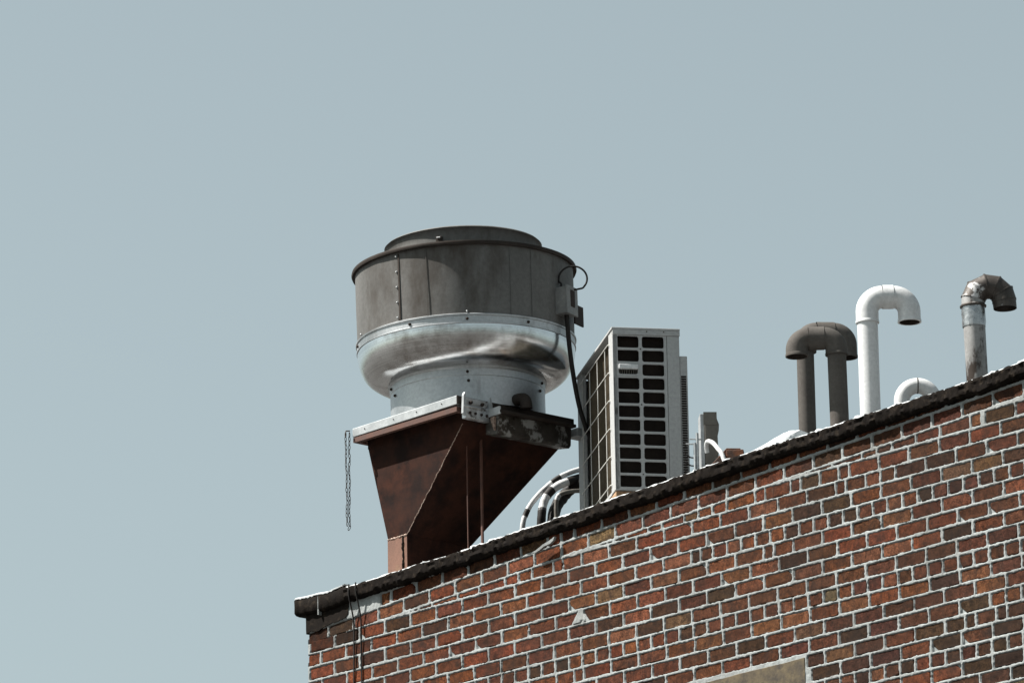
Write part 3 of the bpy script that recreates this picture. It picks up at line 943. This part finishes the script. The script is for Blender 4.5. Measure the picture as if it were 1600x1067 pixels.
# grease trough on the dark side of the cap
gt = empty('grease_trough', (cs - .026 + .004, .01, -.030), 0, fan)
poly = [(.0, -.052), (.118, -.052), (.120, -.060), (.108, -.062), (.100, -.165), (.085, -.178), (.0, -.165)]
MB().prism([(q[0], q[1]) for q in poly], 1, -.262, .285).build('trough_body', M['trough'], gt)
MB().box2((.096, -.274, -.066), (.136, .300, -.048)).build('trough_lip', M['zinc_dark'], gt, None, .003)
MB().box2((.012, -.277, -.074), (.134, -.2645, -.030)).build('trough_end', M['bright_metal'], gt, None, .002)
MB().prism([(.055, -.085), (.090, -.080), (.084, -.160)], 1, -.278, -.2635).build('pale_patch', M['weld'], gt)  # small paler triangle on the trough's near end
MB().box2((.02, .33, -.10), (.11, .42, -.055)).build('trough_bracket', M['bright_metal'], gt, None, .002)
# hinge beside the near corner
hg = empty('hinge', (cs - .026 + .002, -.455, -.005), 0, fan)
MB().box2((.0, .03, -.060), (.022, .215, -.004)).build('hinge_leaf', M['hinge_metal'], hg, None, .002)
MB().box2((.0, .03, -.125), (.032, .215, -.066)).build('hinge_leaf', M['hinge_metal'], hg, None, .002)
MB().tube([(.026, .015, -.058), (.026, .245, -.058)], .011, 12).build('hinge_pin', M['hinge_metal'], hg, 50)
for y in (.022, .215):
    MB().prism([(y - .012, -.10), (y + .004, -.112), (y + .016, -.03), (y + .006, .022), (y - .004, .004)], 0, .018, .034).build('hinge_plate', M['bright_metal'], hg)
for y in (.06, .10, .145, .185):
    o = link('bolt', bolt_me, hg, (.033, y, -.092), (0, R(90), 0))
for y in (.075, .16):
    o = link('bolt', bolt_me, hg, (.024, y, -.030), (0, R(90), 0)); o.scale = (1.2, 1.2, 1.6)

# ================================================================ chain on the cap's far corner
chain = empty('chain', (.196, .135, 10.80))
tag(chain, 'loop of thin steel chain dangling from the corner of the fan cap', 'chain')
ring_pts = []
for i in range(14):
    th = 2 * math.pi * i / 14
    x_, z_ = .0052 * math.cos(th), .0145 * math.sin(th)
    ring_pts.append((x_, 0, z_))
link_me = MB().tube(ring_pts, .0020, 5, closed=True).mesh('chain_link', M['zinc_dark'], 60)
def chain_link(x, z, turn, tilt=0.0):
    o = link('chain_link', link_me, chain, (x * .674, x * .7385, z), (0, tilt, R(YAW) + turn))
n_l = 22
for s in (-1, 1):
    for i in range(n_l):
        f_ = i / (n_l - 1)
        x_ = s * (.0105 - .004 * f_) + .003 * n1(i * .7, 7 + s)
        chain_link(x_, .02 - i * .0245, (R(35) if i % 2 else R(-50)) + .3 * n1(i, 9 + s), .15 * n1(i * .9, 5 + s))
chain_link(.004, .02 - n_l * .0245, R(10), .4)
MB().tube([(0, .016, .045), (0, -.012, .04), (0, -.016, .025), (0, -.012, .012)], .0035, 6).build('hook', M['zinc_dark'], chain, 60)

# ================================================================ air conditioner
AX, AY, AZ = 1.985, .508, 10.203
ac = empty('air_conditioner', (AX, AY, AZ), R(YAW + 10.3))
tag(ac, 'pale outdoor air conditioner with two columns of dark slots and a wire guard', 'air conditioner')
D, Wd, H = .372, 1.05, .915
# casing: back, bottom, top, posts
mb = MB()
mb.box2((.03, .021, .0), (D - .002, Wd - .002, .02))
mb.box2((.32, .02, .02), (D - .001, Wd - .012, H - .02))
mb.box2((.03, Wd - .014, .02), (D - .002, Wd - .001, H - .02))
mb.build('casing', M['ac_white'], ac)
MB().box2((-.006, -.006, H - .011), (D + .004, Wd + .004, H + .002)).build('top_cover', M['ac_white'], ac, None, .003)
MB().box2((.0, -.005, H - .040), (D + .003, .020, H - .0115)).build('top_band', M['ac_white'], ac, None, .002)
MB().box2((.0, .0, .0), (.028, .120, H - .012)).build('corner_post', M['ac_white'], ac, None, .004)
MB().box2((.0, 0.920, -.02), (.028, Wd, H - .012)).build('corner_post', M['ac_white'], ac, None, .004)
MB().box2((.002, .121, .0), (.027, .919, .018)).build('bottom_rail', M['ac_white'], ac)
# slotted side panel: every slot a real opening
cols = ((.0215, .1455), (.163, .2854)); S0, S1 = .0, .3006
rows = [(H - .0465 - i * .0785 - .0655, H - .0465 - i * .0785) for i in range(11)]
mb = MB()
def slot_cell(xa, xb, za, zb, X0, X1_, Z0, Z1, rr=.013, y0=.0, y1=.010):
    ins, outs = [], []
    for (cx, cz, sx, sz, A) in ((xb - rr, zb - rr, X1_, Z1, 0), (xa + rr, zb - rr, X0, Z1, 90), (xa + rr, za + rr, X0, Z0, 180), (xb - rr, za + rr, X1_, Z0, 270)):
        for k in range(5):
            th = R(A + k * 22.5)
            p = (cx + rr * math.cos(th), cz + rr * math.sin(th)); ins.append(p)
            c, s = abs(math.cos(th)), abs(math.sin(th))
            first_vert = A in (0, 180)
            if k == 2: q = (sx, sz)
            elif (k < 2) == first_vert: q = (sx, p[1] if k in (0, 4) else (p[1] + sz) / 2)
            else: q = (p[0] if k in (0, 4) else (p[0] + sx) / 2, sz)
            outs.append(q)
    n = len(ins)
    v = [(x, y0, z) for x, z in outs] + [(x, y0, z) for x, z in ins] + [(x, y1, z) for x, z in ins]
    f = []
    for k in range(n):
        j = (k + 1) % n
        f.append((k, j, n + j, n + k)); f.append((n + k, n + j, 2 * n + j, 2 * n + k))
    mb.add(v, f)
xm = (.1455 + .163) / 2
for i, (za, zb) in enumerate(rows):
    Z1 = H - .041 if i == 0 else (rows[i - 1][0] + zb) / 2
    Z0 = .0 if i == 10 else (za + rows[i + 1][1]) / 2
    slot_cell(*cols[0], za, zb, S0, xm, Z0, Z1)
    slot_cell(*cols[1], za, zb, xm, S1, Z0, Z1)
side = mb.build('side_panel', M['ac_white'], ac)
MB().box2((S1 + .0025, -.0015, .0), (D, .016, H - .041)).build('end_panel', M['ac_white'], ac, None, .003)
MB().box2((.030, .040, .02), (.31, .075, H - .045)).build('coil', M['coil_dark'], ac)
# carrying handle in the third slot
za, zb = rows[2]
hd = empty('handle', (0, 0, 0), 0, ac)
mbh = mb = MB(); slot_cell(.030, .137, za + .006, zb - .005, .020, .147, za - .003, zb + .003, .012, -.003, .012)
mb.build('handle_frame', M['ac_white'], hd)
MB().box2((.030, -.016, zb - .032), (.137, .010, zb - .006)).build('grip', M['pvc_white'], hd, None, .004)
for i in range(8):
    x = .038 + i * .0128
    MB().box2((x, .012, za + .008), (x + .005, .020, zb - .026)).build('slat', M['box_grey'], hd)
screw_me = MB().lathe([(.0001, .003), (.003, .0025), (.004, 0)], 8).mesh('screw', M['zinc_dark'], 60)
for i in (0, 4, 9):
    link('screw', screw_me, ac, (xm, -.001, (rows[i][0] + rows[i + 1][1]) / 2), (R(90), 0, 0))
for x in (.19, .285): 
    link('screw', screw_me, ac, (x, -.007, H - .02), (R(90), 0, 0))
# finned coil face behind the wire guard
MB().box2((.046, .121, .019), (.060, .919, H - .012)).build('coil', M['fin'], ac)
fin = MB()
for i in range(99):
    y = .125 + i * .008
    fin.box2((.036, y, .020), (.0455, y + .0022, H - .014))
tag(fin.build('coil_fins', M['fin'], ac), kind='stuff')
for y in (.205, .43, .655, .875):
    MB().tube([(-.004, y, .01), (-.004, y, H - .075)], .0028, 6).build('guard_wire', M['wire'], ac, 60)
for i in range(6):
    z = .05 + i * .158
    MB().tube([(.004, .085, z), (-.008, .10, z), (-.008, .925, z)], .0026, 6).build('guard_wire', M['wire'], ac, 60)
# second bank of fins that stands out at the back
MB().box2((D + .001, .004, .0), (D + .043, .80, H - .150)).build('rear_grille', M['ac_white'], ac, None, .003)
for i in range(44):
    z = .05 + i * .0138
    MB().box2((D + .006, -.001, z), (D + .034, .0038, z + .008)).build('louvre', M['coil_dark'], ac)
# stand and timber bearers
st = empty('condenser_stand', (AX, AY, 0), R(YAW + 10.3))
tag(st, 'timber bearers on short steel legs under the air conditioner', 'stand')
for x in (.0, .255):
    MB().box2((x + .005, .02, AZ - .102), (x + .105, .985, AZ - .001)).build('bearer', M['timber'], st, None, .003)
MB().box2((.106, .03, AZ - .10), (.254, .12, AZ - .004)).build('cross_bearer', M['coil_dark'], st)
for x in (.055, .305):
    for y in (.12, .85):
        wx = AX + x * math.cos(R(YAW + 10.3)) - y * math.sin(R(YAW + 10.3))
        MB().box2((x - .03, y - .03, roof_z(wx) - .01), (x + .03, y + .03, AZ - .103)).build('leg', M['rust'], st)

# ================================================================ refrigerant lines
def hose(name, pts, r, mat, label, bands, band_mat, n=12):
    root = empty(name, pts[-1])
    tag(root, label, 'pipe', 'insulated pipes between fan and air conditioner')
    P = [q - Vector(pts[-1]) for q in smooth_path(pts, 8)]
    rr = [r * (1 + .06 * n1(i * .9, 3)) for i in range(len(P))]
    MB().tube(P, rr, n).build('insulation', mat, root, 60)
    for a, b in bands:
        i0, i1 = int(a * (len(P) - 1)), max(int(a * (len(P) - 1)) + 2, int(b * (len(P) - 1)))
        Q = P[i0:i1 + 1]
        MB().tube(Q, [r * (1.07 + .03 * n1(i * 1.3, 6)) for i in range(len(Q))], n).build('tape', band_mat, root, 60)
    return root
hose('refrigerant_line', [(0.489, 1.659, 10.808), (0.469, 1.579, 10.777), (0.427, 1.519, 10.739), (0.373, 1.459, 10.674), (0.33, 1.409, 10.6), (0.308, 1.379, 10.533), (0.302, 1.359, 10.465), (0.289, 1.359, 10.305), (0.289, 1.359, 9.79)], .0155, M['foam'],
     'slim pale insulated pipe arching highest beside the air conditioner', ((.22, .30), (.58, .66)), M['black_plastic'])
hose('refrigerant_line', [(0.488, 1.659, 10.757), (0.468, 1.559, 10.719), (0.436, 1.509, 10.691), (0.415, 1.459, 10.643), (0.404, 1.429, 10.581), (0.408, 1.409, 10.504), (0.399, 1.409, 10.344), (0.399, 1.409, 9.79)], .024, M['foam'],
     'thick pipe wrapped in broad white and black bands beside the air conditioner', ((.0, .16), (.36, .48), (.66, .95)), M['black_plastic'])
hose('refrigerant_line', [(0.568, 1.663, 10.716), (0.468, 1.623, 10.704), (0.432, 1.603, 10.681), (0.403, 1.583, 10.646), (0.393, 1.543, 10.591), (0.403, 1.503, 10.503), (0.403, 1.503, 10.343), (0.403, 1.503, 9.79)], .034, M['black_plastic'],
     'thick black rubber covered pipe behind the banded one', ((.95, .99),), M['foam'])
hose('refrigerant_line', [(0.528, 1.619, 10.664), (0.53, 1.539, 10.648), (0.52, 1.489, 10.634), (0.499, 1.459, 10.615), (0.49, 1.449, 10.57), (0.488, 1.449, 10.49), (0.488, 1.449, 10.33), (0.488, 1.449, 9.79)], .0125, M['box_grey'],
     'thin grey pipe with a white fitting below the thick banded pipe', ((.40, .52),), M['foam'])

# ================================================================ disconnect switch and its rusty bracket
sw = empty('disconnect_switch', (2.58, .62, roof_z(2.6)), R(YAW + 4))
tag(sw, 'tall narrow grey switch box on galvanised posts behind the air conditioner', 'switch box')
zb = 10.155 - roof_z(2.6)
wz = [(.004, .370 + zb), (.070, .372 + zb), (.071, .335 + zb), (.082, .305 + zb), (.080, .27 + zb), (.073, .24 + zb), (.076, .13 + zb), (.072, .04 + zb), (.055, .0 + zb), (.006, .0 + zb)]
MB().prism([(x - .01, z) for x, z in wz], 1, -.02, .10).build('box_body', M['box_grey'], sw, None, .002)
MB().box2((-.03, -.012, .01), (-.0065, .092, .365 + zb)).build('box_cover', M['bright_metal'], sw, None, .003)
MB().box2((-.012, -.0235, .30 + zb), (.060, -.0205, .372 + zb)).build('hood', M['box_grey'], sw)
for x, h in ((-.048, .255), (-.062, .20)):
    MB().tube([(x, -.02, 0), (x, -.02, h + zb)], .008, 10).build('post', M['alu_dull'], sw, 50)
MB().tube([(-.11, -.02, .195 + zb), (-.045, -.02, .193 + zb)], .004, 8).build('crossbar', M['bright_metal'], sw, 60)
MB().tube([(-.09, -.02, .222 + zb), (-.025, -.02, .220 + zb)], .004, 8).build('crossbar', M['bright_metal'], sw, 60)
for dz in (.03, .08, .125):
    MB().tube([(-.115, .0, dz + .02 + zb), (-.085, .0, dz + zb), (-.05, .0, dz - .004 + zb)], .004, 6).build('control_wire', M['black_plastic'], sw, 60)
wc = cable('flexible_conduit', [(2.645, .565, 10.285), (2.655, .55, 10.315), (2.688, .53, 10.332), (2.737, .52, 10.312), (2.796, .50, 10.264), (2.84, .49, 10.215), (2.87, .49, 10.10), (2.875, .49, roof_z(2.88) - .005)], .012, M['pvc_white'],
      'short white flexible conduit curving from the grey switch box', 'conduit', n=12)
rb = empty('rusty_bracket', (2.83, .56, roof_z(2.83)), R(YAW - 6))
tag(rb, 'squat rust covered steel bracket beside the switch box', 'bracket')
z0 = 10.265 - roof_z(2.83)
MB().prism([(-.135, z0 - .12), (-.02, z0), (.055, z0 - .004), (.055, -.01), (-.135, -.01)], 1, -.03, .05).build('gusset', M['rust_block'], rb, None, .003)
MB().box2((-.02, -.045, -.01), (.072, .0, z0 - .015)).build('flange', M['rust_block'], rb, None, .003)

# ================================================================ vent pipes
def arc_pts(r, n=14, sx=1, z=0.0, x0=0.0):
    return [(x0 + sx * (r - r * math.cos(math.pi * i / n)), 0, z + r * math.sin(math.pi * i / n)) for i in range(n + 1)]

def gooseneck(name, loc, rz, label, group, mat, r_pipe, r_fit, bend, sx, h, drop, lean=(0, 0), flat=0.0, collar=.045, inner=None):
    """riser, two elbows and a downturned open mouth; origin at the roof"""
    root = empty(name, loc, rz)
    root.rotation_euler = (lean[0], lean[1], rz)
    tag(root, label, 'vent pipe', group)
    MB().tube([(0, 0, -.03), (0, 0, h + .01)], r_pipe, 28).build('riser', mat, root, 50)
    # quarter elbow, optional straight, quarter elbow
    def elbow(x0, sgn, first):
        P = []
        for i in range(11):
            th = math.pi / 2 * i / 10
            if first: P.append((sx * (bend - bend * math.cos(th)), 0, h + bend * math.sin(th)))
            else: P.append((sx * (bend + flat + bend * math.sin(th)), 0, h + bend * math.cos(th)))
        return P
    e1 = [(0, 0, h - collar), (0, 0, h - .002)] + elbow(0, 1, True)
    MB().tube(e1, r_fit, 28, caps=False).build('elbow', mat, root, 50)
    e2 = elbow(0, 1, False) + [(sx * (2 * bend + flat), 0, h - drop)]
    end = e2[-1]
    if flat > .001:
        MB().tube([(sx * bend, 0, h + bend), (sx * (bend + flat), 0, h + bend)], r_fit * 1.06, 28, caps=False).build('coupling', mat, root, 50)
    o2 = MB().tube(e2, r_fit, 28, caps=False)
    o2.build('elbow', mat, root, 50)
    MB().tube([(end[0], 0, end[2] + .06), (end[0], 0, end[2] - .001)], [r_fit * .90, r_fit * .93], 28, caps=False).build('mouth_liner', inner or mat, root, 50)
    lip = MB().lathe([(r_fit * .90, 0), (r_fit * 1.05, 0), (r_fit * 1.05, .012), (r_fit * .99, .018)], 28)
    lip.build('mouth_lip', mat, root, 40, loc=(end[0], 0, end[2] - .002))
    lip2 = MB().lathe([(r_pipe * .98, 0), (r_fit * 1.04, 0), (r_fit * 1.04, .010), (r_fit * .99, .014)], 28)
    lip2.build('socket_lip', mat, root, 40, loc=(0, 0, h - collar))
    rib = MB().tube([(sx * (bend + flat * .5) - .003, 0, h + bend), (sx * (bend + flat * .5) + .003, 0, h + bend)], r_fit * 1.025, 28)
    if flat <= .001: rib.build('joint_shadow_ring', inner or mat, root, 50)  # darker ring stands in for the shadow line at the joint
    return root

g = 'grey gooseneck vents crossing behind the parapet'
gooseneck('vent_pipe', (3.325, .90, roof_z(3.31)), R(YAW), 'grey gooseneck vent in front, its mouth turned over the other grey riser', g, M['pvc_grey'], .0505, .0595, .064, -1, 10.769 - roof_z(3.31), .032, (0, R(-.6)), flat=.084, inner=M['zinc_dark'], collar=.032)
gooseneck('vent_pipe', (2.757, 1.22, roof_z(2.76)), R(YAW + 6), 'grey gooseneck vent half hidden behind the front one', g, M['pvc_grey'], .0475, .0595, .064, 1, 10.975 - roof_z(2.76), .07, (0, 0), flat=.098, inner=M['zinc_dark'])
gooseneck('vent_pipe', (3.842, .60, roof_z(3.87)), R(YAW + 2), 'tall clean white plastic gooseneck vent', 'white plastic vents', M['pvc_white'], .0545, .060, .082, 1, 10.807 - roof_z(3.87), .055, (0, 0), flat=.058, inner=M['zinc_dark'], collar=.06)
gooseneck('vent_pipe', (3.735, .95, roof_z(3.69)), R(YAW + 2), 'low white plastic vent bend just peeping over the parapet', 'white plastic vents', M['pvc_white'], .038, .042, .085, 1, 10.403 - roof_z(3.69), .06, (0, 0), inner=M['pvc_grey'], collar=.03)

# ---- sooty metal flue with a segmented elbow
fl_ = empty('flue_pipe', (4.44, .80, roof_z(4.41)), R(YAW))
fl_.rotation_euler = (0, R(-1.1), R(YAW))
tag(fl_, 'sooty sheet metal flue with foil tape and a segmented downturned elbow', 'vent pipe')
hf = 10.745 - roof_z(4.41)
def wobr(a, z): return .0015 * n1(a * 2 + 30, 15) * math.sin(a / 2)
MB().lathe([(.0565, -.03), (.0575, hf * .4), (.057, hf * .7), (.0585, hf)], 36, wobr).build('riser', M['flue'], fl_, 50)
MB().lathe([(.0605, hf - .115), (.0625, hf - .09), (.0610, hf - .07), (.0630, hf - .045), (.0615, hf - .01), (.058, hf - .004)], 36, lambda a, z: .0018 * n1(a * 9 + z * 130, 16)).build('foil_tape', M['foil'], fl_, 25)
MB().lathe([(.058, hf - .012), (.069, hf - .008), (.070, hf - .002), (.062, hf + .006)], 36).build('collar_ring', M['flue_dark'], fl_, 40)
cl = [(0, hf - .002), (.003, hf + .036), (.026, hf + .080), (.074, hf + .102), (.122, hf + .092), (.155, hf + .060), (.164, hf + .020), (.166, hf - .022)]
def miter_ring(i):
    p = Vector((cl[i][0], 0, cl[i][1]))
    def dirn(a, b): return Vector((cl[b][0] - cl[a][0], 0, cl[b][1] - cl[a][1])).normalized()
    if i == 0: t = Vector((0, 0, 1))
    elif i == len(cl) - 1: t = Vector((0, 0, -1))
    else: t = (dirn(i - 1, i) + dirn(i, i + 1)).normalized()
    s = Vector((0, 1, 0)); b = t.cross(s)
    k = 1.0 if i in (0, len(cl) - 1) else 1 / max(.75, dirn(i - 1, i).dot(t))
    return [p + s * (.062 * math.cos(2 * math.pi * q / 32)) + b * (.062 * k * math.sin(2 * math.pi * q / 32)) for q in range(32)]
rings = [miter_ring(i) for i in range(len(cl))]
for i in range(len(cl) - 1):
    mb = MB()
    c0 = sum(rings[i], Vector()) / 32; c1 = sum(rings[i + 1], Vector()) / 32
    A_ = [c0 + (p - c0) * 1.0 for p in rings[i]]; B_ = [c1 + (p - c1) * (1.03 if i % 2 else .985) for p in rings[i + 1]]
    mb.add(A_ + B_, [(k, (k + 1) % 32, 32 + (k + 1) % 32, 32 + k) for k in range(32)])
    mb.build('elbow_segment', M['flue'] if i == 0 else M['flue_dark'], fl_, 50)
    if 0 < i:
        mb = MB()
        d = (c1 - c0).normalized() * .004
        ra, rb_ = [c0 + (p - c0) * 1.035 - d for p in rings[i]], [c0 + (p - c0) * 1.035 + d for p in rings[i]]
        ins = [c0 + (p - c0) * .97 + d * 1.5 for p in rings[i]]; ina = [c0 + (p - c0) * .97 - d * 1.5 for p in rings[i]]
        mb.add(ina + ra + rb_ + ins, [(s * 32 + k, s * 32 + (k + 1) % 32, (s + 1) * 32 + (k + 1) % 32, (s + 1) * 32 + k) for s in range(3) for k in range(32)])
        mb.build('elbow_seam', M['flue_dark'], fl_, 50)
